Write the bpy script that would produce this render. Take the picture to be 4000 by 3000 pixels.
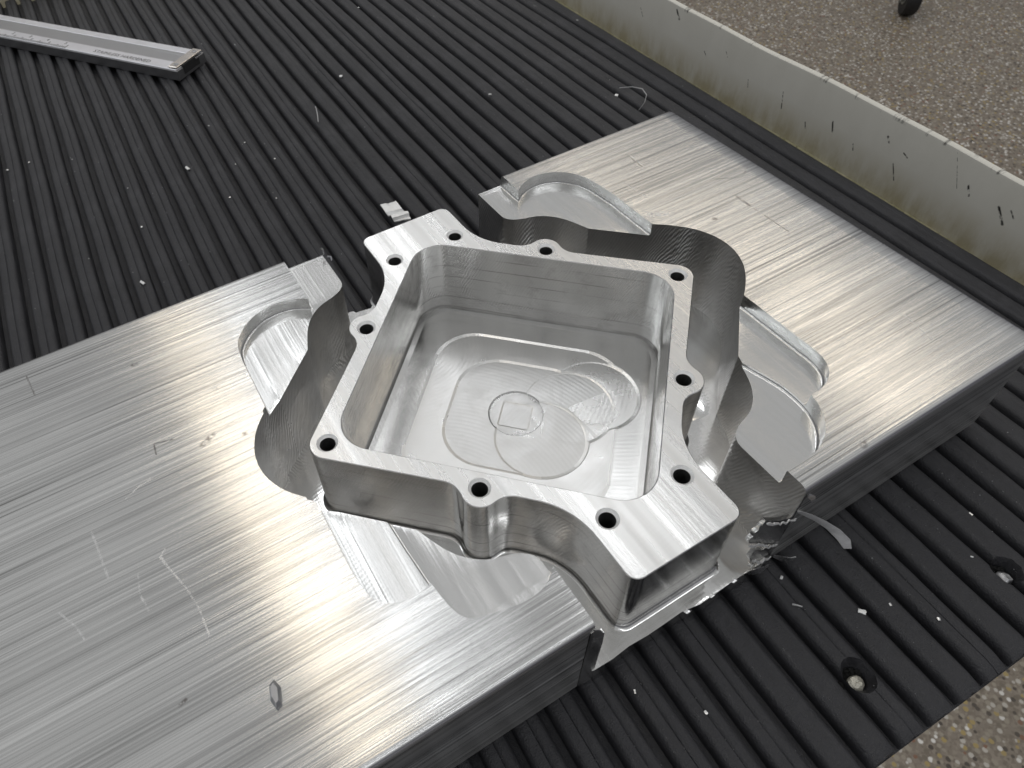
import bpy, bmesh, math, random
from mathutils import Vector, Matrix, noise
from mathutils.geometry import tessellate_polygon
random.seed(7)
for o in list(bpy.data.objects): bpy.data.objects.remove(o)
scene = bpy.context.scene
COL = scene.collection
S = 0.036            # one drawing unit = 36 mm (the bar is a 4 inch flat)

# ------------------------------------------------------------------ camera
cam = bpy.data.cameras.new('camera'); camo = bpy.data.objects.new('camera', cam); COL.objects.link(camo)
CR = ((0.86804, -0.493316, -0.056096), (-0.39724, -0.622285, -0.674508), (0.297838, 0.607784, -0.736133))
CP = Vector((-1.533228, -2.180867, 2.981467))
rx, ry, rz = Vector(CR[0]), -Vector(CR[1]), -Vector(CR[2])
m = Matrix((rx, ry, rz)).transposed().to_4x4(); m.translation = CP * S
camo.matrix_world = m
cam.sensor_width = 36.0; cam.lens = 2822.98 / 4000 * 36
cam.shift_x = (2000 - 1721.926) / 4000; cam.shift_y = (1341.669 - 1500) / 4000
cam.clip_start = 0.005; cam.clip_end = 60
cam.dof.use_dof = True; cam.dof.focus_distance = 4.0 * S; cam.dof.aperture_fstop = 70
scene.camera = camo
scene.render.engine = 'CYCLES'

# ------------------------------------------------------------------ world and lamps
w = bpy.data.worlds.new('World'); scene.world = w; w.use_nodes = True
bg = w.node_tree.nodes['Background']; bg.inputs[1].default_value = 1.0
_nt = w.node_tree; _tc = _nt.nodes.new('ShaderNodeTexCoord'); _sx = _nt.nodes.new('ShaderNodeSeparateXYZ'); _mr = _nt.nodes.new('ShaderNodeMapRange'); _mr.interpolation_type = 'SMOOTHSTEP'
_cr = _nt.nodes.new('ShaderNodeMix'); _cr.data_type = 'RGBA'        # pale ceiling above, darker workshop walls round about
_nt.links.new(_tc.outputs['Generated'], _sx.inputs[0]); _nt.links.new(_sx.outputs[2], _mr.inputs[0]); _mr.inputs[1].default_value = 0.0; _mr.inputs[2].default_value = 0.55
_nt.links.new(_mr.outputs[0], _cr.inputs[0]); _cr.inputs[6].default_value = (0.085, 0.085, 0.102, 1); _cr.inputs[7].default_value = (0.455, 0.458, 0.46, 1); _nt.links.new(_cr.outputs[2], bg.inputs[0])
def lamp(name, x, y, z, sx, sy, power, col):
    l = bpy.data.lights.new(name, 'AREA'); l.shape = 'RECTANGLE'; l.size = sx; l.size_y = sy
    l.energy = power; l.color = col
    o = bpy.data.objects.new(name, l); COL.objects.link(o); o.location = (x, y, z); return o
HH = 2.1
# rows of fluorescent fittings on the workshop ceiling, running along the bar's width, plus strips added for milled streaks
lamp('tube_or_streak_lamp', -1.55*S, 0.80*HH, HH, 0.09, 3.0, 3.4, (1.0, 0.86, 0.67))
lamp('tube_or_streak_lamp', 1.02*HH, 0.80*HH, HH, 0.12, 3.4, 5.8, (1.0, 0.86, 0.68))
lamp('tube_or_streak_lamp', -1.55*S+0.098*HH, 0.75*HH, HH, 0.06, 2.8, 2.2, (0.95, 0.97, 1.0))  # strip added to lay a bright wedge on the left pocket floor
lamp('tube_or_streak_lamp', -1.55*S+0.19*HH, 0.75*HH, HH, 0.04, 2.8, 1.2, (0.95, 0.97, 1.0))  # narrow strip added for the bright stripe on the neighbouring pocket floor
lamp('tube_or_streak_lamp', 0.45*HH, 0.85*HH, HH, 0.10, 2.8, 6.0, (0.97, 0.98, 1.0))  # strip added for light streaks across the housing top
lamp('tube_or_streak_lamp', -1.2*HH, 0.6*HH, HH, 0.16, 3.4, 16.0, (0.93, 0.97, 1.0))
lamp('tube_or_streak_lamp', 0.1*HH, -0.9*HH, HH, 3.0, 0.16, 10.0, (0.95, 0.97, 1.0))
scene.view_settings.view_transform = 'Standard'; scene.view_settings.look = 'None'
scene.view_settings.exposure = 0.0; scene.view_settings.gamma = 1.0

# ------------------------------------------------------------------ node helpers
class N:
    def __init__(s, name):
        s.m = bpy.data.materials.new(name); s.m.use_nodes = True; s.t = s.m.node_tree
        s.p = s.t.nodes['Principled BSDF']
        tc = s.new('ShaderNodeTexCoord'); mp = s.new('ShaderNodeMapping')
        mp.inputs['Scale'].default_value = (1/S, 1/S, 1/S); s.link(tc.outputs['Object'], mp.inputs[0])
        s.co = mp.outputs[0]                       # object coordinates in drawing units
    def new(s, t): return s.t.nodes.new(t)
    def link(s, a, b): s.t.links.new(a, b)
    def put(s, v, sock):
        if hasattr(v, 'links') or isinstance(v, bpy.types.NodeSocket): s.link(v, sock)
        else: sock.default_value = v
    def math(s, op, a, b=0.0, c=0.0, clamp=False):
        n = s.new('ShaderNodeMath'); n.operation = op; n.use_clamp = clamp
        s.put(a, n.inputs[0]); s.put(b, n.inputs[1]); s.put(c, n.inputs[2]); return n.outputs[0]
    def scale(s, v, co=None, rot=(0, 0, 0), loc=(0, 0, 0)):
        n = s.new('ShaderNodeMapping'); n.inputs['Scale'].default_value = v; n.inputs['Rotation'].default_value = rot
        n.inputs['Location'].default_value = loc
        s.link(co or s.co, n.inputs[0]); return n.outputs[0]
    def noise(s, co, scale=1.0, detail=3.0, rough=0.55, dist=0.0):
        n = s.new('ShaderNodeTexNoise'); n.inputs['Scale'].default_value = scale; n.inputs['Detail'].default_value = detail
        n.inputs['Roughness'].default_value = rough; n.inputs['Distortion'].default_value = dist
        s.link(co, n.inputs['Vector']); return n.outputs[0]
    def ramp(s, v, a, b, x=0.0, y=1.0):
        n = s.new('ShaderNodeMapRange'); s.put(v, n.inputs[0])
        n.inputs[1].default_value = a; n.inputs[2].default_value = b; n.inputs[3].default_value = x; n.inputs[4].default_value = y
        return n.outputs[0]
    def mix(s, f, a, b):
        n = s.new('ShaderNodeMix'); n.data_type = 'RGBA'; s.put(f, n.inputs[0]); s.put(a, n.inputs[6]); s.put(b, n.inputs[7])
        return n.outputs[2]
    def bump(s, h, strength=0.3, dist=0.01, nrm=None):
        n = s.new('ShaderNodeBump'); n.inputs['Strength'].default_value = strength; n.inputs['Distance'].default_value = dist * S
        s.link(h, n.inputs['Height'])
        if nrm: s.link(nrm, n.inputs['Normal'])
        return n.outputs[0]
    def xyz(s, co=None):
        n = s.new('ShaderNodeSeparateXYZ'); s.link(co or s.co, n.inputs[0]); return n.outputs
    def marks(s, segs, u, v, wob=0.0):
        """mask of thin strokes given as (u1,v1,u2,v2,half width)"""
        out = None
        for (x1, y1, x2, y2, wd) in segs:
            dx, dy = x2-x1, y2-y1; L2 = dx*dx+dy*dy+1e-9
            t = s.math('ADD', s.math('MULTIPLY', s.math('SUBTRACT', u, x1), dx/L2), s.math('MULTIPLY', s.math('SUBTRACT', v, y1), dy/L2), clamp=True)
            px = s.math('SUBTRACT', u, s.math('MULTIPLY_ADD', t, dx, x1)); py = s.math('SUBTRACT', v, s.math('MULTIPLY_ADD', t, dy, y1))
            d = s.math('SQRT', s.math('ADD', s.math('MULTIPLY', px, px), s.math('MULTIPLY', py, py)))
            k = s.ramp(d, wd, wd*0.35, 0, 1)
            out = k if out is None else s.math('MAXIMUM', out, k)
        return out
    def set(s, **k):
        for a, b in k.items():
            s.put(b, s.p.inputs[{'base': 'Base Color', 'rough': 'Roughness', 'metal': 'Metallic', 'nrm': 'Normal', 'aniso': 'Anisotropic', 'tan': 'Tangent', 'spec': 'Specular IOR Level'}[a]])
        return s.m
def plain(name, col, rough=0.5, metal=0.0, var=0.15, scale=8.0, bump=0.0):
    n = N(name); q = n.noise(n.co, scale, 4)
    a = tuple(c*(1-var) for c in col)+(1,); b = tuple(min(1, c*(1+var)) for c in col)+(1,)
    n.set(base=n.mix(q, a, b), rough=n.ramp(q, 0.2, 0.8, rough*0.85, min(1, rough*1.15)), metal=metal)
    if bump: n.set(nrm=n.bump(q, bump, 0.02))
    return n.m

# ------------------------------------------------------------------ materials
def mat_raw(name='mill_finish_aluminium', r0=0.15, r1=0.24, tone=0.70):
    n = N(name)
    a = n.noise(n.scale((0.22, 52, 52)), 1.0, 2.5, 0.65); b = n.noise(n.scale((0.5, 150, 150), loc=(3, 1, 5)), 1.0, 2.0, 0.6)
    c = n.noise(n.scale((0.05, 7, 7), loc=(7, 2, 1)), 1.0, 2, 0.5); blot = n.noise(n.scale((0.8, 2, 2)), 1.0, 5, 0.6)
    h = n.math('ADD', n.math('MULTIPLY', a, 1.0), n.math('MULTIPLY', b, 0.6))
    x, y, z = n.xyz()
    pale = [(-2.004,-.198,-2.03,-.225,.006),(-2.03,-.225,-2.015,-.284,.009),(-2.015,-.284,-1.973,-.417,.006),(-1.973,-.417,-1.949,-.534,.006),(-1.949,-.534,-1.945,-.675,.005),
            (-2.137,-.256,-2.151,-.353,.006),(-2.151,-.353,-2.136,-.439,.007),(-2.468,-.253,-2.414,-.359,.006),(-2.414,-.359,-2.398,-.421,.006),(-2.272,.061,-2.254,-.2,.007),
            (-1.961,.201,-2.026,.189,.007),(-2.026,.189,-2.099,.154,.006),(1.856,-.952,1.822,-1.142,.007),(1.64,1.05,1.63,.92,.005),(1.40,.78,1.42,.62,.006),(1.31,.47,1.40,.41,.03)]
    dark = [(-1.63,.294,-1.689,.262,.020),(-1.53,.584,-1.525,.575,.016),(-1.487,.224,-1.49,.215,.02),(-1.9,.398,-1.806,.373,.006),(-1.901,.391,-1.906,.329,.006),
            (1.896,.312,1.891,.182,.012),(1.891,.182,1.893,-.12,.006),(1.917,.52,2.078,.439,.005),(2.078,.439,2.193,.507,.005),(1.609,.217,1.615,.21,.022),(.985,-1.40,1.0,-1.395,.024),(1.80,-1.23,1.795,-1.24,.012),
            (-2.098,-.865,-2.124,-.874,.010),(-2.394,1.224,-2.375,1.061,.006),(-1.865,.988,-1.85,.985,.018),(1.624,1.081,1.619,.899,.006)]
    rag = n.noise(n.co, 45, 3, 0.7)
    pm = n.math('MULTIPLY', n.marks(pale, x, y), n.ramp(rag, 0.40, 0.60, 0.05, 0.75)); dm = n.math('MULTIPLY', n.marks(dark, x, y), n.ramp(rag, 0.42, 0.55))
    up = n.ramp(z, 0.05, 0.07); pm = n.math('MULTIPLY', pm, up); dm = n.math('MULTIPLY', dm, up)
    v = n.math('ADD', n.ramp(a, 0.32, 0.68, -0.11, 0.08), n.ramp(c, 0.3, 0.7, -0.06, 0.05)); v = n.math('ADD', v, n.ramp(b, .32, .68, -.13, .10)); gate = n.ramp(n.noise(n.scale((0.7, 3, 3)), 1.0, 3), 0.42, 0.6); ln = n.ramp(n.noise(n.scale((0.26, 95, 95), loc=(2, 9, 4)), 1.0, 1.5, 0.5), 0.58, 0.66); v = n.math('SUBTRACT', v, n.math('MULTIPLY', n.math('MULTIPLY', ln, gate), 0.30))
    v = n.math('ADD', v, n.ramp(blot, 0.3, 0.7, -0.08, 0.05)); v = n.math('ADD', v, tone)
    rgb = n.new('ShaderNodeCombineColor'); n.link(v, rgb.inputs[0]); n.link(v, rgb.inputs[1]); n.link(n.math('MULTIPLY', v, 0.985), rgb.inputs[2])
    spot = n.math('MULTIPLY', n.ramp(n.noise(n.scale((10, 16, 16)), 1.0, 6, 0.75), 0.66, 0.76), n.ramp(n.noise(n.scale((0.9, 0.9, 0.9), loc=(2, 3, 0)), 1.0, 3), 0.42, 0.62)); colr = n.mix(n.math('MULTIPLY', spot, 0.55), rgb.outputs[0], (0.24, 0.225, 0.21, 1)); colr = n.mix(pm, colr, (0.95, 0.95, 0.95, 1)); colr = n.mix(n.math('MULTIPLY', dm, 0.75), colr, (0.16, 0.14, 0.13, 1))
    r = n.math('ADD', n.ramp(b, 0.3, 0.7, r0, r1), n.math('MULTIPLY', pm, 0.25))
    geo = n.new('ShaderNodeNewGeometry'); tan = n.new('ShaderNodeVectorMath'); tan.operation = 'CROSS_PRODUCT'; n.link(geo.outputs['Normal'], tan.inputs[0]); tan.inputs[1].default_value = (1, 0, 0)
    return n.set(base=colr, rough=r, metal=1.0, aniso=0.85, tan=tan.outputs[0], nrm=n.bump(h, 0.30, 0.006))
def mat_wall(name='milled_wall', chat=0.10, c0=(0.58, 0.575, 0.565, 1), c1=(0.74, 0.735, 0.72, 1), dirtf=0.30, lines=0.0, r0=0.26, r1=0.44, bs=1.0):
    n = N(name); x, y, z = n.xyz()
    geo = n.new('ShaderNodeNewGeometry'); tv = n.new('ShaderNodeVectorMath'); tv.operation = 'CROSS_PRODUCT'; n.link(geo.outputs['True Normal'], tv.inputs[0]); tv.inputs[1].default_value = (0, 0, 1)
    dt = n.new('ShaderNodeVectorMath'); dt.operation = 'DOT_PRODUCT'; n.link(tv.outputs[0], dt.inputs[0]); n.link(n.co, dt.inputs[1])
    ph = n.math('ADD', n.math('MULTIPLY', dt.outputs['Value'], 330), n.math('MULTIPLY', z, 150)); ph = n.math('ADD', ph, n.math('MULTIPLY', n.noise(n.co, 5, 2), 16))
    amp = n.ramp(n.noise(n.scale((4, 4, 3), loc=(5, 5, 5)), 1.0, 3), 0.35, 0.65, 0.3, 1.0)
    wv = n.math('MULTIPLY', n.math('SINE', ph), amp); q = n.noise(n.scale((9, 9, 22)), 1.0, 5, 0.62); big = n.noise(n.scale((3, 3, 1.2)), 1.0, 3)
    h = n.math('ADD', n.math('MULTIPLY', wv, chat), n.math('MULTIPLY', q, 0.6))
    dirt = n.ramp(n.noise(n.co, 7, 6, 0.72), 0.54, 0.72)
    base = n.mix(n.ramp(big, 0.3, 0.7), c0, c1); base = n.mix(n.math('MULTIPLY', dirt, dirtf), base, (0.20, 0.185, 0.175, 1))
    if lines:
        zl = n.math('ADD', z, n.math('MULTIPLY', n.noise(n.scale((2, 2, 2)), 1.0, 2), 0.02)); lm = n.ramp(n.math('SINE', n.math('MULTIPLY', zl, 68)), 0.93, 0.99)
        lm = n.math('MULTIPLY', lm, n.ramp(n.noise(n.scale((2.5, 2.5, 14)), 1.0, 3), 0.42, 0.6)); base = n.mix(n.math('MULTIPLY', lm, lines), base, (0.25, 0.24, 0.23, 1))
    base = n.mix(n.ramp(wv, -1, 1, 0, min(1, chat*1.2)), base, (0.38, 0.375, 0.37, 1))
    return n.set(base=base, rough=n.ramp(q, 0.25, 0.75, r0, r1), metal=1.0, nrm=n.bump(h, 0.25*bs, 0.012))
def mat_floor(name='milled_floor', r0=0.17, r1=0.34):
    n = N(name); x, y, z = n.xyz()
    d = n.math('SQRT', n.math('ADD', n.math('POWER', n.math('SUBTRACT', x, 0.15), 2), n.math('POWER', n.math('ADD', y, 6.0), 2)))
    rings = n.math('SINE', n.math('MULTIPLY', d, 300)); rings = n.math('MULTIPLY', rings, 0.05)
    band = n.noise(n.scale((9, 0.12, 0)), 1.0, 3, 0.6); fine = n.noise(n.scale((60, 0.4, 1)), 1.0, 1, 0.6); q = n.noise(n.co, 22, 4)
    h = n.math('ADD', rings, n.math('ADD', n.math('MULTIPLY', band, 1.3), n.math('MULTIPLY', fine, 0.25))); h = n.math('ADD', h, n.math('MULTIPLY', q, 0.05))
    base = n.mix(n.ramp(band, 0.35, 0.65), (0.62, 0.617, 0.605, 1), (0.75, 0.75, 0.74, 1))
    return n.set(base=base, rough=n.ramp(band, 0.35, 0.65, r1, r0), metal=1.0, nrm=n.bump(h, 0.07, 0.012))
def mat_pocketfloor(name, r0, r1, k, seed, b=0.07):
    n = N(name); x, y, z = n.xyz()
    # fine arcs left by the cutter
    cx_, cy_ = (0.9*math.cos(seed), 0.9*math.sin(seed)); d = n.math('SQRT', n.math('ADD', n.math('POWER', n.math('SUBTRACT', x, cx_), 2), n.math('POWER', n.math('SUBTRACT', y, cy_), 2)))
    sw = n.math('SINE', n.math('MULTIPLY', d, 230)); q = n.noise(n.co, 9, 4, 0.55); sm = n.noise(n.scale((1.6, 1.6, 1.6), loc=(seed, 0, 0)), 1.0, 3)
    h = n.math('ADD', n.math('MULTIPLY', sw, 0.16), n.math('MULTIPLY', sm, 0.3)); tone = None
    for ci, (ax_, ay_, ar_) in enumerate(((.33, -.13, .27), (.03, -.22, .27), (.50, -.10, .25), (.10, .16, .29), (-.10, .06, .34), (.012, .01, .15), (-.02, -.06, .13))):
        dd = n.math('SQRT', n.math('ADD', n.math('POWER', n.math('SUBTRACT', x, ax_), 2), n.math('POWER', n.math('SUBTRACT', y, ay_), 2))); mk_ = n.ramp(dd, ar_-.012, ar_+.012, 1, 0)
        h = n.math('ADD', h, n.math('MULTIPLY', mk_, 0.8*(1 if ci % 2 else -1))); pl_ = n.math('MULTIPLY', mk_, .13*(1 if ci % 2 else -1)); tone = pl_ if tone is None else n.math('ADD', tone, pl_)
    q = n.math('ADD', q, tone); sm = n.math('ADD', sm, n.math('MULTIPLY', tone, 2.0))
    return n.set(base=n.mix(sm, (0.66*k, 0.66*k, 0.65*k, 1), (0.78*k, 0.78*k, 0.77*k, 1)), rough=n.ramp(q, 0.3, 0.7, r0, r1), metal=1.0, nrm=n.bump(h, b, 0.012))
def mat_rubber():
    n = N('black_rubber'); q = n.noise(n.co, 26, 6, 0.7); st = n.noise(n.scale((30, 1.2, 10)), 1.0, 4, 0.65); g = n.noise(n.co, 160, 2)
    dust = n.ramp(n.noise(n.co, 3.0, 6, 0.7), 0.45, 0.75); spk = n.ramp(g, 0.72, 0.80)
    base = n.mix(dust, (0.021, 0.021, 0.0245, 1), (0.040, 0.040, 0.045, 1)); base = n.mix(n.ramp(st, 0.45, 0.75, 0, 0.45), base, (0.055, 0.055, 0.062, 1)); fl = n.math('MULTIPLY', n.ramp(n.noise(n.co, 62, 3, 0.7), 0.64, 0.72), n.ramp(n.noise(n.co, 4, 3), 0.40, 0.65)); base = n.mix(n.math('MULTIPLY', n.math('MAXIMUM', spk, fl), 0.40), base, (0.17, 0.17, 0.17, 1)); base = n.mix(n.math('MULTIPLY', n.ramp(n.noise(n.scale((8, 8, 8), loc=(4, 4, 4)), 1.0, 5, 0.7), 0.58, 0.70), 0.6), base, (0.010, 0.010, 0.011, 1))
    h = n.math('ADD', n.math('MULTIPLY', q, 1.0), n.math('ADD', n.math('MULTIPLY', st, 0.8), n.math('MULTIPLY', g, 0.9)))
    return n.set(base=base, rough=n.ramp(st, 0.3, 0.7, 0.42, 0.62), spec=0.55, nrm=n.bump(h, 0.55, 0.012))
def mat_paint():
    n = N('chipped_cream_paint'); n.co = n.scale((1, 1, 1), loc=(3.9, 2, -0.80)); x, y, z = n.xyz()
    q = n.noise(n.scale((1, 5, 1.6)), 1.0, 6, 0.7); f = n.noise(n.co, 30, 4, 0.7)
    segs = [(a_, b_, c_, d_, e_*0.55) for a_, b_, c_, d_, e_ in [(3.05,-.18,3.00,-.25,.028),(1.05,-.42,1.02,-.50,.02),(.55,-.30,.52,-.34,.022),(.38,-.36,.34,-.38,.014),(.42,-.48,.36,-.60,.012),(-.16,-.33,-.20,-.40,.020),(-.42,-.36,-.50,-.46,.024),(-.50,-.34,-.54,-.38,.015),
            (.02,-.16,-.10,-.40,.005),(1.6,-.40,1.57,-.55,.012),(2.0,-.45,1.98,-.52,.01),(2.35,-.3,2.3,-.36,.008),(2.6,-.42,2.56,-.46,.01),(-.8,-.40,-.88,-.50,.01),(.8,-.5,.78,-.55,.012),(1.3,-.55,1.28,-.6,.012),(3.6,-.35,3.55,-.42,.012)]]
    mk = n.math('MULTIPLY', n.marks(segs, y, z), n.ramp(f, 0.40, 0.52))
    top = n.math('MULTIPLY', n.ramp(z, -0.165, -0.15), n.ramp(n.noise(n.scale((1, 6, 1)), 1.0, 5, 0.7), 0.56, 0.62)); mk = n.math('MAXIMUM', mk, n.math('MULTIPLY', top, 0.8))
    scuff = n.ramp(n.noise(n.scale((1, 16, 4)), 1.0, 6, 0.75), 0.70, 0.80)
    dirt = n.math('MULTIPLY', n.ramp(z, -0.44, -0.72), n.ramp(q, 0.3, 0.6)); c = n.mix(q, (0.66, 0.64, 0.565, 1), (0.76, 0.74, 0.67, 1))
    c = n.mix(n.math('MULTIPLY', scuff, 0.30), c, (0.14, 0.14, 0.13, 1)); c = n.mix(n.math('MULTIPLY', dirt, 0.75), c, (0.40, 0.34, 0.20, 1)); c = n.mix(mk, c, (0.02, 0.018, 0.016, 1))
    return n.set(base=c, rough=n.ramp(q, 0.3, 0.7, 0.38, 0.6), nrm=n.bump(f, 0.12, 0.008))
def mat_traydirt():
    n = N('dirty_tray_paint'); q = n.noise(n.co, 6, 6, 0.75); f = n.noise(n.co, 38, 4, 0.7)
    c = n.mix(n.ramp(q, 0.35, 0.65), (0.50, 0.47, 0.33, 1), (0.28, 0.27, 0.14, 1)); c = n.mix(n.ramp(f, 0.58, 0.68), c, (0.06, 0.055, 0.04, 1))
    return n.set(base=c, rough=0.7, nrm=n.bump(f, 0.3, 0.02))
def mat_terrazzo():
    n = N('terrazzo'); 
    def vor(sc, loc):
        v = n.new('ShaderNodeTexVoronoi'); v.inputs['Scale'].default_value = sc; n.link(n.scale((1, 1, 1), loc=loc), v.inputs['Vector']); return v
    v = vor(5.6, (0, 0, 0)); v2 = vor(12.0, (3, 5, 1))
    sep = n.new('ShaderNodeSeparateColor'); n.link(v.outputs['Color'], sep.inputs[0])
    cr = n.new('ShaderNodeValToRGB'); n.link(sep.outputs[0], cr.inputs[0]); cr.color_ramp.interpolation = 'CONSTANT'
    els = cr.color_ramp.elements; els[0].position = 0; els[0].color = (0.30, 0.265, 0.21, 1); els[1].position = 0.26; els[1].color = (0.15, 0.125, 0.095, 1)
    for ps, c in ((0.44, (0.50, 0.47, 0.42, 1)), (0.58, (0.045, 0.035, 0.028, 1)), (0.69, (0.36, 0.27, 0.10, 1)), (0.77, (0.22, 0.185, 0.15, 1)), (0.86, (0.74, 0.72, 0.68, 1)), (0.955, (0.20, 0.09, 0.05, 1))):
        e = els.new(ps); e.color = c
    sep2 = n.new('ShaderNodeSeparateColor'); n.link(v2.outputs['Color'], sep2.inputs[0])
    matrix = n.mix(sep2.outputs[0], (0.16, 0.13, 0.10, 1), (0.27, 0.23, 0.185, 1))
    edge = n.ramp(v.outputs['Distance'], 0.42, 0.52); c = n.mix(edge, cr.outputs[0], matrix)
    return n.set(base=n.mix(n.ramp(n.noise(n.co, 0.35, 4), 0.3, 0.7, 0, 0.30), c, (0.17, 0.145, 0.11, 1)), rough=0.5)
M = dict(flake=plain('flake_and_rim_glint', (0.86, 0.86, 0.85), 0.55, 0.55, 0.1, 25, 0.3), raw=mat_raw(), side=mat_raw('shaded_extruded_side', 0.25, 0.36, 0.58), scoop=mat_wall('scooped_pocket_wall', 0.06, (0.66, 0.66, 0.65, 1), (0.78, 0.78, 0.77, 1), 0.35, r0=0.20, r1=0.36, bs=0.8), wall=mat_wall(lines=0.6, r0=0.10, r1=0.22, bs=0.45), slot=mat_wall('shaded_chattered_slot_wall', 0.42, (0.46, 0.455, 0.45, 1), (0.62, 0.615, 0.605, 1), 0.5), floor=mat_floor('milled_floor', 0.09, 0.20), top=mat_floor('faced_top', 0.20, 0.34), swirl=mat_pocketfloor('finish_pass_floor', 0.20, 0.26, 0.90, 0.3, 0.02), swirl2=mat_pocketfloor('swirl_ring_outer', 0.27, 0.37, 0.95, 1.9), swirl3=mat_pocketfloor('swirl_ring_inner', 0.30, 0.40, 0.80, 3.6), swirl4=mat_pocketfloor('plunge_circle', 0.24, 0.34, 0.72, 5.0, 0.10), rubber=mat_rubber(), paint=mat_paint(), dirt=mat_traydirt(), floorT=mat_terrazzo(),  # slot walls and bar sides: same metal, base darkened for their dim reflections
    chip=plain('bright_chip', (0.88, 0.88, 0.87), 0.32, 1.0, 0.08, 20, 0.3), foil=plain('torn_foil', (0.85, 0.85, 0.85), 0.28, 1.0, 0.1, 12, 0.4),
    thread=plain('drilled_bore', (0.32, 0.32, 0.32), 0.45, 1.0, 0.3, 30, 0.2), steel=plain('satin_steel', (0.40, 0.40, 0.41), 0.42, 1.0, 0.06, 14), rail=plain('ground_steel_rail', (0.76, 0.76, 0.79), 0.42, 1.0, 0.08, 14),
    darksteel=plain('dark_steel_side', (0.30, 0.30, 0.305), 0.5, 1.0, 0.15, 14), plate=plain('polished_end_plate', (0.72, 0.67, 0.62), 0.25, 1.0, 0.08, 10), ink=plain('etched_black', (0.02, 0.02, 0.02), 0.8), 
    screw=plain('corroded_screw', (0.55, 0.53, 0.46), 0.5, 0.7, 0.35, 40, 0.6), soot=plain('oily_debris', (0.012, 0.012, 0.012), 0.75, 0, 0.4, 40, 0.8), tyre=plain('black_tyre', (0.012, 0.012, 0.013), 0.6), zinc=plain('zinc_plated', (0.42, 0.45, 0.45), 0.45, 1.0), under=plain('cart_steel', (0.2, 0.2, 0.19), 0.6), fibre=plain('pale_fibre', (0.55, 0.55, 0.55), 0.6))

# ------------------------------------------------------------------ mesh helpers (drawing units in, metres out)
def raw(name, verts, faces, mat=None, smooth=None, loc=(0, 0, 0)):
    me = bpy.data.meshes.new(name); L = Vector(loc)
    me.from_pydata([tuple((Vector(v)-L)*S) for v in verts], [], faces)
    bm = bmesh.new(); bm.from_mesh(me); bmesh.ops.recalc_face_normals(bm, faces=bm.faces); bm.to_mesh(me); bm.free()
    if mat: me.materials.append(mat)
    shade(me, smooth); return me
def shade(me, ang):
    if ang is None: return
    for p in me.polygons: p.use_smooth = True
    me.set_sharp_from_angle(angle=math.radians(ang))
def obj(name, me, parent=None, loc=(0, 0, 0), **props):
    o = bpy.data.objects.new(name, me); COL.objects.link(o); o.location = Vector(loc)*S
    if parent: o.parent = parent
    for k, v in props.items(): o[k] = v
    return o
def empty(name, loc=(0, 0, 0), **props): 
    o = obj(name, None, None, loc, **props); o.empty_display_size = 0.01; return o
def poly_prism(outer, holes, z0, z1):
    loops = [list(outer)] + [list(h) for h in holes]; flat = [p for l in loops for p in l]
    tris = tessellate_polygon([[Vector((x, y, 0)) for x, y in l] for l in loops]); n = len(flat)
    V = [(x, y, z1) for x, y in flat]+[(x, y, z0) for x, y in flat]; F = [tuple(t) for t in tris]+[tuple(i+n for i in reversed(t)) for t in tris]
    k = 0
    for l in loops:
        for i in range(len(l)):
            a, b = k+i, k+(i+1) % len(l); F.append((a, b, b+n, a+n))
        k += len(l)
    return V, F
def loft(loops, cap0=True, cap1=True):
    V, F = [], []; n = len(loops[0])
    for l in loops: V += l
    for k in range(len(loops)-1):
        for i in range(n):
            j = (i+1) % n; F.append((k*n+i, k*n+j, (k+1)*n+j, (k+1)*n+i))
    for flag, k in ((cap0, 0), (cap1, len(loops)-1)):
        if flag:
            c = len(V); V.append(tuple(sum(v[a] for v in loops[k])/n for a in range(3)))
            F += [(k*n+i, k*n+(i+1) % n, c) for i in range(n)]
    return V, F
def boolean(me, cutter_vf, op='DIFFERENCE'):
    a = bpy.data.objects.new('tmp_a', me); COL.objects.link(a); cm = raw('tmp_c', *cutter_vf); c = bpy.data.objects.new('tmp_c', cm); COL.objects.link(c)
    md = a.modifiers.new('b', 'BOOLEAN'); md.operation = op; md.solver = 'EXACT'; md.object = c
    bpy.context.view_layer.update(); dg = bpy.context.evaluated_depsgraph_get()
    r = bpy.data.meshes.new_from_object(a.evaluated_get(dg)); bpy.data.objects.remove(a); bpy.data.objects.remove(c); return r
def dens(pts, step=0.03, closed=True):
    out = []; n = len(pts)
    for i in range(n if closed else n-1):
        a, b = pts[i], pts[(i+1) % n]; L = math.dist(a, b); k = max(1, int(math.ceil(L/step)))
        out += [(a[0]+(b[0]-a[0])*j/k, a[1]+(b[1]-a[1])*j/k) for j in range(k)]
    if not closed: out.append(pts[-1])
    return out
def chaikin(pts, it=2, closed=False):
    for _ in range(it):
        q = [] if closed else [pts[0]]
        for i in range(len(pts) if closed else len(pts)-1):
            a, b = pts[i], pts[(i+1) % len(pts)]; q += [(a[0]*.75+b[0]*.25, a[1]*.75+b[1]*.25), (a[0]*.25+b[0]*.75, a[1]*.25+b[1]*.75)]
        if not closed: q.append(pts[-1])
        pts = q
    return pts
def area(p): return 0.5*sum(p[i][0]*p[(i+1) % len(p)][1]-p[(i+1) % len(p)][0]*p[i][1] for i in range(len(p)))
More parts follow.
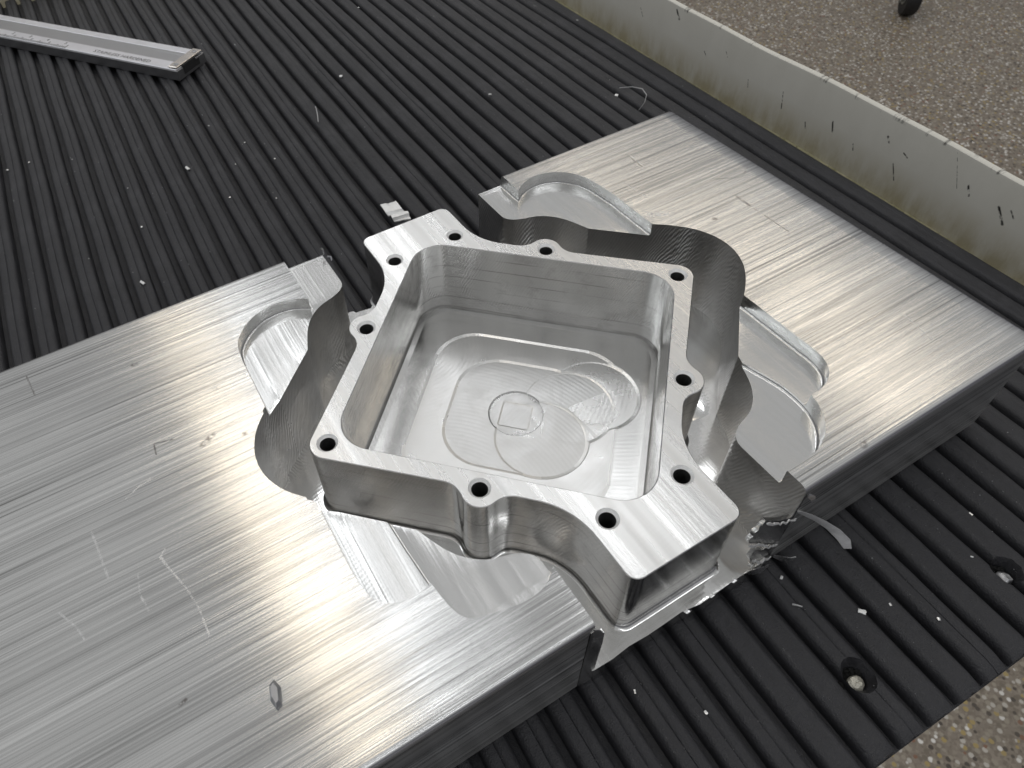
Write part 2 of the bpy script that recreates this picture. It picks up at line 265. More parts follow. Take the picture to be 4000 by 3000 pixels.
def offset(p, d):
    s = 1 if area(p) > 0 else -1; n = len(p); out = []
    for i in range(n):
        a, b, c = Vector(p[i-1]), Vector(p[i]), Vector(p[(i+1) % n]); u, v = (b-a), (c-b)
        if u.length < 1e-9: u = v
        if v.length < 1e-9: v = u
        u.normalize(); v.normalize(); nn = Vector((u.y+v.y, -u.x-v.x))*s
        if nn.length < 1e-6: nn = Vector((u.y, -u.x))*s
        nn.normalize(); k = max(0.5, nn.dot(Vector((u.y, -u.x))*s)); out.append(tuple(b+nn*(d/k)))
    return out
def at(p, z): return [(x, y, z) for x, y in p]
def arc(cx, cy, r, a0, a1, n): return [(cx+r*math.cos(math.radians(a0+(a1-a0)*i/n)), cy+r*math.sin(math.radians(a0+(a1-a0)*i/n))) for i in range(n+1)]

# ================================================================== setting: floor far below
ZF = -24.0
f = raw('floor', [(-60, -40, ZF), (160, -40, ZF), (160, 160, ZF), (-60, 160, ZF)], [(0, 1, 2, 3)], M['floorT'])
obj('floor', f, kind='structure')

# ================================================================== cart tray
ZM = -0.66           # top of the mat's ribs
tray = empty('cart_tray', (3.9, 2, -0.80), label='cream painted cart tray with scuffed upright rim beside the black mat', category='cart tray'); tray.rotation_euler = (0, 0, -0.033)
def tpart(nm, V, F, mt, sm=30): return obj(nm, raw(nm, V, F, mt, sm, (3.9, 2, -0.80)), tray)
V, F = poly_prism([(-4.6, -2.25), (3.93, -2.25), (3.93, 9.6), (-4.6, 9.6)], [], -0.83, -0.79); tpart('tray_base', V, F, M['dirt'])
def rim_profile(): return [(3.925, -0.835), (3.905, -0.76), (3.900, -0.16), (3.903, -0.140), (3.915, -0.130), (3.945, -0.130), (3.957, -0.142), (3.96, -0.30), (3.953, -0.30), (3.945, -0.16), (3.935, -0.76), (3.95, -0.835)]
ys = [-2.25+i*0.11 for i in range(109)]
loops = []
for y in ys:
    wob = 0.010*math.sin(y*1.7)+0.006*math.sin(y*5.3+1); loops.append([(x+wob, y, z+0.006*math.sin(y*2.3)) for x, z in rim_profile()])
V, F = loft(loops); tpart('rim', V, F, M['paint'], 40)
V, F = poly_prism([(-4.6, 9.22), (3.86, 9.22), (3.86, 9.28), (-4.6, 9.28)], [], -0.83, -0.13); tpart('far_rim', V, F, M['paint'])
for lx in (-4.3, 3.4):
    for ly in (-1.9, 9.2):
        V, F = poly_prism([(lx-.3, ly-.3), (lx+.3, ly-.3), (lx+.3, ly+.3), (lx-.3, ly+.3)], [], ZF+.01, -0.835); tpart('leg', V, F, M['under'])

# ================================================================== ribbed rubber mat
PIT = 0.185; MY0, MY1 = -2.335, 9.2
matr = empty('ribbed_mat', (0, 2, -0.79), label='black ribbed rubber mat lining the cart tray under the aluminium bar', category='mat'); TH = -0.033; matr.rotation_euler = (0, 0, TH)
def toL(x, y): return (math.cos(-TH)*x-math.sin(-TH)*(y-2), 2+math.sin(-TH)*x+math.cos(-TH)*(y-2))
def toW(x, y): return (math.cos(TH)*x-math.sin(TH)*(y-2), 2+math.sin(TH)*x+math.cos(TH)*(y-2))
V, F = poly_prism(dens([(-4.5, MY0-.008), (3.83, MY0-.008), (3.83, MY1), (-4.5, MY1)], .5), [], -0.788, ZM-0.085)
obj('backing', raw('backing', V, F, M['rubber'], 30, (0, 2, -.79)), matr)
def rib_mesh(seed, crease=1.0):
    rnd = random.Random(seed); prof = [(0.020, -.100), (0.0245, -.044), (0.032, -.022), (0.046, -.0115), (0.068, -.0085), (0.0920, -.0085+.003*(1-crease)), (0.0940, -.0125+.0085*(1-crease)), (0.0965, -.0075+.004*(1-crease)), (0.108, -.002), (0.126, .0015), (0.142, -.001), (0.154, -.010), (0.1615, -.030), (0.165, -.100)]
    loops = []; n = 90; o1, o2 = rnd.uniform(0, 9), rnd.uniform(0, 9)
    for i in range(n+1):
        t = i/n; y = MY0+(MY1-MY0)*(t**1.35); e = 1.0
        dx = 0.004*math.sin(y*1.1+o1)+0.0025*math.sin(y*3.7+o2); lp = []
        droop = 0.03*max(0, 1-(y-MY0)/0.05) if y < MY0+0.05 else 0
        for k, (x, z) in enumerate(prof):
            jit = 0.0025*noise.noise(Vector((k*1.3+seed*7, y*6, 1.7))); lp.append((x+dx+jit, y+0.01*noise.noise(Vector((seed*3.1, k*.4, i*.02))) if i == 0 else y, ZM+z+jit*0.8-droop*(0.6 if z > -.05 else 0)))
        loops.append(lp)
    V, F = loft(loops); return raw('rib', V, F, M['rubber'], 38)
ribm = [rib_mesh(i) for i in range(4)]; ribs_soft = [rib_mesh(i+10, .12) for i in range(4)]
SCREWS = [(0.555, -2.055, 0.062), (1.605, -2.085, 0.062)]
i0, i1 = -22, 22
for i in range(i0, i1):
    x0 = i*PIT+0.055
    if x0+PIT > 3.84: break
    me = (ribm if i < 1 or (i < 9 and i % 3 == 0) else ribs_soft)[i % 4]
    hit = [(*toL(s[0], s[1]), s[2]) for s in SCREWS]; hit = [s for s in hit if x0-0.065 < s[0] < x0+PIT+0.05]
    if hit:
        for s in hit:
            k = []
            for rr, z in ((s[2]+.012, ZM+.05), (s[2]+.012, ZM-.006), (s[2]*.82, ZM-.05), (s[2]*.8, ZM-.2)): k.append([(s[0]-x0+rr*math.cos(a*math.pi/10)*(1+.08*math.sin(a*1.7)), s[1]+rr*1.15*math.sin(a*math.pi/10), z) for a in range(20)])
            me = boolean(me.copy(), loft(k))
        shade(me, 38)
    o = obj('rib', me, matr); o.location = Vector((x0, -2, .79))*S

# screws that hold the mat
for j, (sx, sy, sr) in enumerate(SCREWS):
    lab = ['pale corroded screw sunk in the mat midway along its front edge', 'dark oily screw sunk in the mat near the right frame edge'][j]
    t = empty('mat_screw', (sx, sy, ZM-.06), label=lab, category='screw', group='screws sunk in the front of the mat')
    lp = [[(sx-.012+r*math.cos(a*math.pi/8), sy-.018+r*math.sin(a*math.pi/8), ZM+z) for a in range(16)] for r, z in ((.036, -.096), (.036, -.050), (.028, -.040), (.014, -.036), (.005, -.037))]
    V, F = loft(lp); V = [(x+.012*noise.noise(Vector((x*40, y*40, j))), y+.012*noise.noise(Vector((x*40, y*40, 5+j))), z+.008*noise.noise(Vector((x*55, y*55, 9+j)))) for x, y, z in V]; obj('screw_head', raw('screw_head', V, F, M['screw'] if j == 0 else M['steel'], 35, (sx, sy, ZM-.06)), t)
    V, F = [], []
    for q in range(60):
        a = random.uniform(-.3, 3.0)+j*.4; r = random.uniform(.028, .058); h = random.uniform(.012, .034); c = Vector((sx+r*math.cos(a), sy+r*math.sin(a), ZM-.087)); b = len(V)
        V += [tuple(c+Vector(d)*h) for d in ((1, 0, 0), (-.5, .8, 0), (-.6, -.7, 0), (.1, 0, 1.1))]; F += [(b, b+1, b+3), (b+1, b+2, b+3), (b+2, b, b+3), (b, b+2, b+1)]
    obj('debris', raw('debris', V, F, M['soot'], None, (sx, sy, ZM-.06)), t, kind='stuff')

# ================================================================== machined billet
T = 0.078; YN, YF, XL, XR, ZB = -1.437, 1.365, -4.0, 2.262, -0.658
ORG = (0, 0, ZB)
billet = empty('machined_billet', ORG, label='brushed aluminium bar with a half finished square housing milled into its middle', category='metal part')
SQ = [(.587, 1.08), (.590, 1.05), (.609, 1.016), (.65, .986), (.70, .967), (.755, .953), (.80, .933), (.86, .888), (.916, .816), (.955, .727), (.984, .652)]
CQ = [(1.25, .394), (1.335, .328), (1.403, .258), (1.45, .198), (1.482, .132), (1.503, .066), (1.508, 0)]
def slot_side():
    up = chaikin(SQ, 2)+chaikin(CQ, 2); return [(.587, 1.9)]+up+[(x, -y) for x, y in reversed(up[:-1])]+[(.587, -1.9)]
R_side = dens(slot_side(), 0.03, False); L_side = [(-x-0.0, y) for x, y in R_side]; L_side = [(x+(0.015 if abs(y) < .3 else 0), y) for x, y in L_side]
slot_poly = R_side+list(reversed(L_side))
# bar blank with rounded long edges, cut apart by the slot
rr = 0.036; sec = []
for cy, cz, a0 in ((YF-rr, T-rr, 0), (YN+rr, T-rr, 90), (YN+rr, ZB+rr, 180), (YF-rr, ZB+rr, 270)): sec += [(cy+rr*math.cos(math.radians(a0+k*15)), cz+rr*math.sin(math.radians(a0+k*15))) for k in range(7)]
xs = [XL+i*(XR-XL)/60 for i in range(60)]
loops = [[(x, y, z) for y, z in sec] for x in xs]
loops.append([(XR-.012, y, z) for y, z in sec]); loops.append([(XR+0.010*noise.noise(Vector((y*4, z*4, 0))), y*0.994, z-(.006 if z > 0 else -.006)) for y, z in sec])
bar = raw('bar', *loft(loops))
bar = boolean(bar, poly_prism(slot_poly, [], -1.2, 0.6))
def pocket_cutter(outline, zf, fil=(0.085, 0.042)):
    p = dens(outline, 0.03); p = p if area(p) > 0 else p[::-1]; L = [at(p, 0.5), at(p, zf+fil[1])]
    for k in range(1, 7):
        a = k/6*math.pi/2; L.append(at(offset(p, -fil[0]*(1-math.cos(a))), zf+fil[1]*(1-math.sin(a))))
    V, F = [], []; n = len(p)
    for l in L: V += l
    for k in range(len(L)-1): F += [(k*n+i, k*n+(i+1) % n, (k+1)*n+(i+1) % n, (k+1)*n+i) for i in range(n)]
    for k, l in ((0, L[0]), (len(L)-1, L[-1])):
        for t in tessellate_polygon([[Vector((x, y, 0)) for x, y, z in l]]): F.append(tuple(k*n+i for i in t))
    return V, F
P1 = chaikin([(.77, 1.146), (.812, 1.18), (.892, 1.215), (.991, 1.221), (1.07, 1.196), (1.137, 1.155), (1.189, 1.094), (1.232, 1.008), (1.25, .887), (1.262, .75)], 2)
cutR1 = [(.77, 1.8)]+P1+[(1.264, .34), (.45, .34), (.45, 1.8)]
P2 = chaikin([(1.266, -.80), (1.268, -.882), (1.257, -.946), (1.229, -.998), (1.184, -1.037), (1.128, -1.063), (1.04, -1.075), (.95, -1.06)], 2)
cutR2 = [(.5, -.30), (1.264, -.30)]+P2+[(.5, -1.05)]
P3 = chaikin([(.90, -.60), (.965, -.68), (.995, -.80), (1.022, -.90), (1.028, -1.0), (1.018, -1.09), (.985, -1.169), (.93, -1.238), (.861, -1.287), (.786, -1.314), (.70, -1.321)], 2)
cutR3 = [(.45, -.60)]+P3+[(.45, -1.316)]
L1 = chaikin([(-1.337, .60), (-1.335, .724), (-1.322, .816), (-1.299, .866), (-1.241, .935), (-1.158, .992), (-1.056, 1.017), (-.965, 1.01), (-.907, .99), (-.842, .948)], 2)
cutL1 = [(-.45, .26), (-1.341, .26)]+L1+[(-.838, 1.8), (-.45, 1.8)]
L2 = chaikin([(-1.331, -.60), (-1.332, -.70), (-1.328, -.787), (-1.317, -.855), (-1.29, -.905), (-1.245, -.94), (-1.19, -.957), (-1.12, -.96), (-1.02, -.93)], 2)
cutL2 = [(-.8, -.26), (-1.33, -.26)]+L2+[(-.8, -.8)]
L3 = chaikin([(-1.088, -.50), (-1.083, -.60), (-1.080, -.72), (-1.072, -.83), (-1.066, -.95), (-1.05, -1.08), (-1.02, -1.15), (-.953, -1.178), (-.829, -1.206), (-.754, -1.215), (-.691, -1.210), (-.635, -1.185), (-.592, -1.150)], 2)
cutL3 = [(-.5, -.50)]+L3+[(-.5, -1.10)]
for o_, z_, fl in ((cutR1, -.012, (.012, .012)), (cutR2, -.012, (.014, .012)), (cutR3, -.034, (.014, .012)), (cutL1, -.008, (.012, .012)), (cutL2, 0.0, (.012, .012)), (cutL3, -.014, (.012, .012))):
    bar = boolean(bar, pocket_cutter(o_, z_, fl))
def classify(me, kind):
    for p in me.polygons:
        c = p.center/S; nz = p.normal.z
        if kind == 'stock':
            edge = c.y < YN+rr+.004 or c.y > YF-rr-.004 or c.x > XR-.02 or c.x < XL+.02
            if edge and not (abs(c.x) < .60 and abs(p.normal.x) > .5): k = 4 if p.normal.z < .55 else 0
            elif nz > .7: k = 0 if c.z > T-.004 else 2
            elif nz > .35 and c.z < T-.01: k = 2
            elif c.z < ZB+.01: k = 0
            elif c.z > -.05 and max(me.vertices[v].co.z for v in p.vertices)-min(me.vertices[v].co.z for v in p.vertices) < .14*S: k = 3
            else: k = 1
        p.material_index = k
bm = bmesh.new(); bm.from_mesh(bar); STOCK = {}
for sgn, nm, lab in ((-1, 'stock_end', 'longer uncut end of the bar with a scratched brushed top'), (1, 'stock_end', 'shorter uncut end of the bar beside the tray rim')):
    b2 = bm.copy(); bmesh.ops.delete(b2, geom=[f_ for f_ in b2.faces if f_.calc_center_median().x*sgn < 0], context='FACES')
    bmesh.ops.delete(b2, geom=[v for v in b2.verts if not v.link_faces], context='VERTS')
    bmesh.ops.translate(b2, verts=b2.verts, vec=(0, 0, 0)); me = bpy.data.meshes.new(nm); b2.to_mesh(me); b2.free()
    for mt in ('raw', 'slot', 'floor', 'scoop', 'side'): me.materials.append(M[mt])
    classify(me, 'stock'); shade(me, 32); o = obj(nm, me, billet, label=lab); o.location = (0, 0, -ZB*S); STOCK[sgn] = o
bm.free()
# ---- housing: lofted from rings about its centre
def housing_quadrant():
    q = [(0, 1.36)]+dens([(0, 1.36), (.258, 1.36)], .04, False)[1:]+arc(.258, 1.30, .06, 90, 0, 6)[1:]
    tx, R = .318, .40; Tn = R*math.tan(math.radians(22.5)); ix, iy = .318, .940
    q += dens([(tx, 1.30), (tx, iy+Tn)], .04, False)[1:]+arc(tx+R, iy+Tn, R, 180, 225, 10)[1:]
    bx, by, r, r2 = .629, .629, .098, .12; u = Vector((.7071, -.7071)); nrm = Vector((.7071, .7071)); b = Vector((bx, by)); dl = math.sqrt((r+r2)**2-r2**2)
    for sgn in (-1, 1):
        fc = b+u*dl*sgn+nrm*r2; a_line = 225; dirb = (b-fc).normalized(); a_b = math.degrees(math.atan2(dirb.y, dirb.x)) % 360
        if sgn < 0:
            q += arc(fc.x, fc.y, r2, a_line, a_b if a_b > 180 else a_b+360, 7); a1 = math.degrees(math.atan2(-dirb.y, -dirb.x)); fb = b-(b+(-1)*dirb*r-b)
            st = math.degrees(math.atan2((fc-b).y, (fc-b).x))
        else:
            en = math.degrees(math.atan2((fc-b).y, (fc-b).x)); q += arc(bx, by, r, st, en, 12)[1:]
            q += list(reversed(arc(fc.x, fc.y, r2, a_line, a_b, 7)))[1:]
    q += dens([q[-1], (1.14+.096*.7071, .096*.7071)], .04, False)[1:]+arc(1.14, 0, .096, 45, 0, 8)[1:]
    return q
hq = housing_quadrant(); right = hq+[(x, -y) for x, y in reversed(hq[:-1])]; out = right+[(-x, y) for x, y in reversed(right[1:-1])]
HO = []
for p in out:
    if not HO or math.dist(p, HO[-1]) > 1e-4: HO.append(p)
HO = dens(HO, .02)
def radial(poly, ang):
    d = Vector((math.cos(ang), math.sin(ang))); best = None; n = len(poly)
    for i in range(n):
        a, b = Vector(poly[i]), Vector(poly[(i+1) % n]); e = b-a; den = d.x*(-e.y)+e.x*d.y
        if abs(den) < 1e-12: continue
        t = (a.x*(-e.y)+e.x*a.y)/den; s_ = (d.x*a.y-d.y*a.x)/den
        if -1e-6 <= s_ <= 1+1e-6 and t > 0 and (best is None or t > best): best = t
    return (d.x*best, d.y*best)
def diamond(k, r):
    c = k-r*1.41421; out = []
    for i in range(4): out += arc(c*math.cos(i*math.pi/2), c*math.sin(i*math.pi/2), r, i*90-45, i*90+45, 14)
    return out
angs = [math.atan2(y, x) for x, y in HO]
def ring(poly): return [radial(poly, a) for a in angs]
PK = ring(diamond(1.127, .19)); PKi = ring(diamond(1.127-.055, .16)); RA = ring(diamond(.862, .27)); RA2 = ring(diamond(.836, .262)); RB = ring(diamond(.588, .27)); RB2 = ring(diamond(.563, .258))
circ = [(.012+.172*math.cos(i*math.pi/40), .01+.172*math.sin(i*math.pi/40)) for i in range(80)]; RC = ring(circ); RC2 = ring([(x*.94, y*.94) for x, y in circ]); RD = ring(diamond(.135, .012)); RD2 = ring(diamond(.122, .010))
PKo = ring(diamond(1.127+.006, .193)); ZP = -.57
lo = [at(offset(HO, .022), ZB+.004), at(offset(HO, .022), -.530), at(offset(HO, .009), -.524), at(offset(HO, .002), -.514), at(HO, -.500), at(HO, -.004), at(offset(HO, -.004), 0), at(PKo, 0), at(PK, -.004), at(PK, ZP+.03), at([(x*.991, y*.991) for x, y in PK], ZP+.009), at(PKi, ZP),
      at(RA, ZP), at(RA2, ZP-.005), at(RB, ZP-.005), at(RB2, ZP-.010), at(RC, ZP-.010), at(RC2, ZP-.0155), at(RD, ZP-.0150), at(RD2, ZP-.0175)]
V, F = loft(lo); hous = raw('housing', V, F)
for cx, cy, r, zz in ((.49, -.13, .262, -.0078), (.30, -.12, .268, -.0112), (.03, -.22, .262, -.0135)):      # overlapping plunge and clearing arcs
    hous = boolean(hous, loft([[(cx+(r+k_)*math.cos(a*math.pi/32), cy+(r+k_)*math.sin(a*math.pi/32), z_) for a in range(64)] for k_, z_ in ((.06, ZP+.02), (.020, ZP+zz+.0052), (0, ZP+zz), (-r+.01, ZP+zz))]))
HOLES = [(sx*x, sy*y) for x, y in ((.22, 1.06), (.629, .622)) for sx in (1, -1) for sy in (1, -1)]+[(1.145, 0), (-1.145, 0)]
for hx, hy in HOLES:
    hous = boolean(hous, loft([[(hx+r*math.cos(a*math.pi/16), hy+r*math.sin(a*math.pi/16), z) for a in range(32)] for r, z in ((.063, .008), (.0555, 0.0), (.041, -.0145), (.041, -.36), (.002, -.385))]))
for mt in ('top', 'wall', 'swirl', 'thread', 'floor', 'flake', 'swirl2', 'swirl3', 'swirl4'): hous.materials.append(M[mt])
for p in hous.polygons:
    c = p.center/S; nz = p.normal.z; inh = min(math.dist((c.x, c.y), h) for h in HOLES)
    if inh < .0425 and c.z < -.0150: k = 3
    elif inh < .061 and -.0150 < c.z < -.0005: k = 5  # hole chamfers take the pale flake material as a painted bright rim
    elif nz > .8 and c.z > -.03: k = 0
    elif c.z < ZP+.006 and nz > .3 and abs(c.x)+abs(c.y) < 1.12: k = 8 if math.hypot(c.x-.012, c.y-.01) < .17 else (7 if abs(c.x)+abs(c.y) < .57 or math.hypot(c.x-.03, c.y+.22) < .262 else (6 if abs(c.x)+abs(c.y) < .845 or math.hypot(c.x-.49, c.y+.13) < .262 else 2))
    elif nz > .5 and c.z < -.48 and abs(c.x)+abs(c.y) > 1.13: k = 4
    elif inh < .061 and c.z > -.0150 and c.z < -.0005: k = 5
    else: k = 1
    p.material_index = k
shade(hous, 35)
for p in hous.polygons:
    if p.material_index in (0, 2, 6, 7, 8): p.use_smooth = False
o = obj('housing', hous, billet, label='square pocketed housing with ten countersunk holes in the middle of the bar'); o.location = (0, 0, -ZB*S)
# ---- web left at the bottom of the slot
def web_outline():
    Rr = [p for p in R_side if -1.43 < p[1] < 1.30]; Ll = [p for p in L_side if -1.43 < p[1] < 1.29]
    near = [(-.53+i*.0106*10, YN-.004+0.012*noise.noise(Vector((i*1.7, 3, 0)))-(.012 if i > 5 else 0)) for i in range(11)]
    far_l = [(-.519, 1.271), (-.50, 1.272), (-.476, 1.267), (-.466, 1.243), (-.44, 1.243), (-.40, 1.235), (-.36, 1.228), (-.34, 1.245), (-.325, 1.27)]
    far_r = [(.33, 1.25), (.40, 1.22), (.48, 1.235), (.53, 1.27)]
    far = [(x, y+.045) for x, y in far_l+far_r]
    return [(x+.004, y) for x, y in Ll[::-1]][0:]+[], Rr, near, far
a_, b_, near, far = web_outline()
Lw = [(x-.004, y) for x, y in a_]; Rw = [(x+.004, y) for x, y in b_]
outer = far[:1]+list(reversed(Lw))+near+list(reversed(Rw))+list(reversed(far[1:]))
outer = [p for i, p in enumerate(outer) if i == 0 or math.dist(p, outer[i-1]) > 1e-4]
V, F = poly_prism(outer, [offset(HO, .020)], -.645, -.532)
web = raw('web', V, F)
for cx, cy, r, dp in ((.88, -.53, .16, .006), (.52, -.95, .17, .009), (.46, -1.17, .14, .005), (-.50, -.98, .15, .008), (.44, -1.36, .15, .008), (-1.25, -.25, .13, .006)):
    sl = []
    for k in range(7):
        t_ = k/6; sl.append([(cx+r*(1-t_*.9)*math.cos(a*math.pi/18), cy+r*(1-t_*.9)*math.sin(a*math.pi/18), -.532+.012-(.012+dp)*math.sin(t_*math.pi/2)) for a in range(36)])
    web = boolean(web, loft(sl))
for mt in ('floor', 'wall'): web.materials.append(M[mt])
for p in web.polygons: p.material_index = 0 if p.normal.z > .3 else 1
shade(web, 12); o = obj('web', web, billet, label='thin leftover floor between housing and bar ends with a torn edge'); o.location = (0, 0, -ZB*S)
# ---- burrs and torn foil
def foil(name, pts, th, mat, axis='y', lab=None):
    """pts: outline in (x,z) on the near face, th: thickness outwards"""
    n = len(pts); tris = tessellate_polygon([[Vector((x, z, 0)) for x, z in pts]])
    V = [(x, YN-.002+0.006*noise.noise(Vector((x*9, z*9, 2))), z) for x, z in pts]+[(x, YN+th, z) for x, z in pts]
    F = [tuple(t) for t in tris]+[tuple(i+n for i in reversed(t)) for t in tris]+[(i, (i+1) % n, (i+1) % n+n, i+n) for i in range(n)]
    o = obj(name, raw(name, V, F, mat, 25, ORG), STOCK[1 if V[0][0] > 0 else -1], (0, 0, ZB))
    if lab: o['label'] = lab
    return o
foil('burr', [(.60, .03), (.622, -.01), (.616, -.083), (.609, -.18), (.54, -.13), (.477, -.09), (.40, -.02), (.345, .035), (.338, .0), (.318, .012), (.322, -.03), (.30, -.028), (.306, -.07), (.287, -.09), (.30, -.13), (.36, -.19), (.422, -.255), (.50, -.35), (.553, -.395), (.60, -.43)], .018, M['raw'], lab='jagged dark burr hanging across the front of the slot')
foil('burr', [(.595, -.41), (.56, -.41), (.474, -.38), (.40, -.30), (.385, -.36), (.40, -.40), (.424, -.445), (.50, -.50), (.56, -.545), (.60, -.565)], .018, M['raw'])
foil('burr', [(.60, -.60), (.56, -.58), (.50, -.545), (.455, -.52), (.47, -.58), (.485, -.625), (.53, -.65), (.59, -.655)], .018, M['foil'])
foil('burr', [(-.61, .03), (-.586, .03), (-.579, -.038), (-.565, -.081), (-.525, -.082), (-.520, -.208), (-.517, -.396), (-.519, -.567), (-.530, -.655), (-.61, -.62)], .02, M['raw'])
def ribbon(name, path, wid, mat, lab=None, th=.006):
    """path of (point, width vector) swept as a thin curling strip"""
    V, F = [], []
    for p, wv in zip(path, wid):
        p, wv = Vector(p), Vector(wv); nn = Vector((0, -1, .3)).normalized()*th
        V += [tuple(p-wv), tuple(p+wv), tuple(p+wv+nn), tuple(p-wv+nn)]
    for i in range(len(path)-1): F += [(i*4+a, i*4+(a+1) % 4, i*4+4+(a+1) % 4, i*4+4+a) for a in range(4)]
    e = (len(path)-1)*4; F += [(0, 1, 2, 3), (e, e+1, e+2, e+3)]
    o = obj(name, raw(name, V, F, mat, 50, ORG), STOCK[1 if V[0][0] > 0 else -1], (0, 0, ZB))
    if lab: o['label'] = lab
    return o
ribbon('burr', [(.615, -1.43, -.14), (.66, -1.46, -.17), (.71, -1.505, -.205), (.76, -1.56, -.25), (.80, -1.61, -.31), (.82, -1.64, -.37)], [(.010, -.014, .010), (.014, -.018, .012), (.017, -.020, .010), (.020, -.018, .008), (.022, -.016, .006), (.014, -.010, .002)], M['flake'], 'long curled shiny burr sticking out past the front of the slot')
for pts_ in (((.345, .03), (.40, -.015), (.477, -.085), (.54, -.125), (.60, -.17)), ((.30, -.13), (.36, -.19), (.422, -.25), (.50, -.345), (.56, -.395)), ((.40, -.39), (.45, -.455), (.52, -.51), (.58, -.55)), ((.475, -.59), (.52, -.635), (.58, -.65))):
    pts2 = dens(list(pts_), .022, False); ribbon('burr', [(x+random.uniform(-.006, .006), YN-.010-random.uniform(0, .014), z+random.uniform(-.006, .006)) for x, z in pts2], [(.002, 0, random.uniform(.002, .009)) for _ in pts2], M['flake'])
ribbon('burr', [(.60, -1.445, .035), (.615, -1.46, .02), (.628, -1.465, -.01)], [(.004, 0, .012), (.006, 0, .014), (.004, 0, .01)], M['foil'])
ribbon('burr', [(.43, -1.452, -.545), (.48, -1.46, -.57), (.53, -1.466, -.60), (.58, -1.46, -.62)], [(.0, 0, .018), (.004, 0, .03), (.004, 0, .028), (.002, 0, .015)], M['foil'])
ribbon('burr', [(.63, -1.44, -.60), (.67, -1.47, -.62), (.70, -1.49, -.625), (.73, -1.50, -.615)], [(.0, 0, .012), (.006, 0, .016), (.006, 0, .012), (.002, 0, .005)], M['foil'])
ribbon('burr', [(-.578, 1.362, .0), (-.575, 1.372, .03), (-.585, 1.365, .055), (-.592, 1.352, .062)], [(.004, 0, .004)]*4, M['foil'], 'hair thin curled burr on the far tip of the milled step')
ribbon('burr', [(-.566, 1.335, -.004), (-.555, 1.30, .012), (-.560, 1.275, .004)], [(.004, 0, .004)]*3, M['foil'])
ribbon('burr', [(-.602, YN-.004, .03), (-.575, YN-.010, .0), (-.548, YN-.012, -.045)], [(.0, 0, .03), (.008, 0, .028), (.004, 0, .015)], M['foil'])
for k in range(3):
    x = .03+.14*k+random.uniform(-.015, .015); ribbon('burr', [(x, YN-.002, -.535), (x+.01, YN-.016, -.54), (x+.022, YN-.014, -.55)], [(.010, 0, .004)]*3, M['foil'])

# ================================================================== vernier caliper
CZ0, CZ1 = ZM+.003, -.540
e1, e2 = Vector((-.536, 5.637)), Vector((-.155, 5.913)); ax = Vector((-.582, .813)); ax.normalize(); wx = Vector((ax.y, -ax.x)); wx = wx if wx.x > 0 else -wx
W_ = 0.46; LEN = 4.2; o0 = e1
cal = empty('caliper', (o0.x, o0.y, CZ0), label='steel caliper beam with engraved scale lying at the back of the mat', category='caliper')
def cp(a, b, z): q = o0+ax*a+wx*b; return (q.x, q.y, z)
def cbox(name, a0, a1, b0, b1, z0, z1, mt, bev=.006, parent=None):
    V = []; 
    for z, i in ((z0, 0), (z1-bev, 0), (z1, bev)): V.append([cp(a0+i, b0+i, z), cp(a1-i, b0+i, z), cp(a1-i, b1-i, z), cp(a0+i, b1-i, z)])
    v, f_ = loft(V); me = raw(name, v, f_, mt, 20, (o0.x, o0.y, CZ0)); o = obj(name, me, cal); return o
cbox('beam', 0, LEN, 0, W_, CZ0, CZ1-.010, M['darksteel'])
scale_rail = cbox('rail', 0.012, LEN, .004, .155, CZ1-.0095, CZ1+.002, M['rail'], .004)
cbox('rail', 0.03, LEN, .355, W_-.004, CZ1-.0095, CZ1+.002, M['rail'], .004)
cbox('channel_floor', 0.02, LEN, .156, .354, CZ1-.012, CZ1-.0035, M['steel'], .002)
cbox('depth_rod', -.012, .55, .305, .352, CZ1-.018, CZ1-.001, M['steel'], .003)
pl = cbox('end_plate', .012, .125, .02, W_-.01, CZ1+.010, CZ1+.022, M['plate'], .004)
cbox('gap_shade_block', -.004, .03, .10, .36, CZ0+.03, CZ1+.0095, M['ink'], .002)  # solid black block standing in for the shaded gap under the plate
for b in (.075, .385):
    V, F = loft([[cp(.062+r*math.cos(a*math.pi/8), b+r*math.sin(a*math.pi/8), z) for a in range(16)] for r, z in ((.026, CZ1+.018), (.026, CZ1+.025), (.018, CZ1+.027), (.008, CZ1+.0265))]); so = obj('plate_screw', raw('plate_screw', V, F, M['steel'], 40, (o0.x, o0.y, CZ0)), pl)
def ctext(txt, a, b, size, nm):
    cu = bpy.data.curves.new(nm, 'FONT'); cu.body = txt; cu.size = size*S; cu.extrude = 0.0004*S; cu.space_character = 1.08
    t_ = bpy.data.objects.new('tmp_t', cu); COL.objects.link(t_); bpy.context.view_layer.update(); me = bpy.data.meshes.new_from_object(t_.evaluated_get(bpy.context.evaluated_depsgraph_get())); bpy.data.objects.remove(t_)
    me.materials.append(M['ink']); o = obj(nm, me, scale_rail); q = Vector(cp(a, b, CZ1+.0026)); xa = Vector((-ax.x, -ax.y, 0)); ya = Vector((wx.x, wx.y, 0)); za = xa.cross(ya)
    if za.z < 0: ya = -ya; za = -za
    mm = Matrix((xa, ya, Vector((0, 0, 1)))).transposed().to_4x4(); mm.translation = (q-Vector((o0.x, o0.y, CZ0)))*S; o.matrix_local = mm; return o
ctext('STAINLESS HARDENED', 1.22, .045, .074, 'lettering')
V, F = [], []
for k in range(100):
    a = 1.62+k*.0278; hgt = .075 if k % 10 == 0 else (.055 if k % 5 == 0 else .038); b = len(V)
    V += [cp(a-.006, .008, CZ1+.0026), cp(a+.006, .008, CZ1+.0026), cp(a+.006, .008+hgt, CZ1+.0026), cp(a-.006, .008+hgt, CZ1+.0026)]; F.append((b, b+1, b+2, b+3))
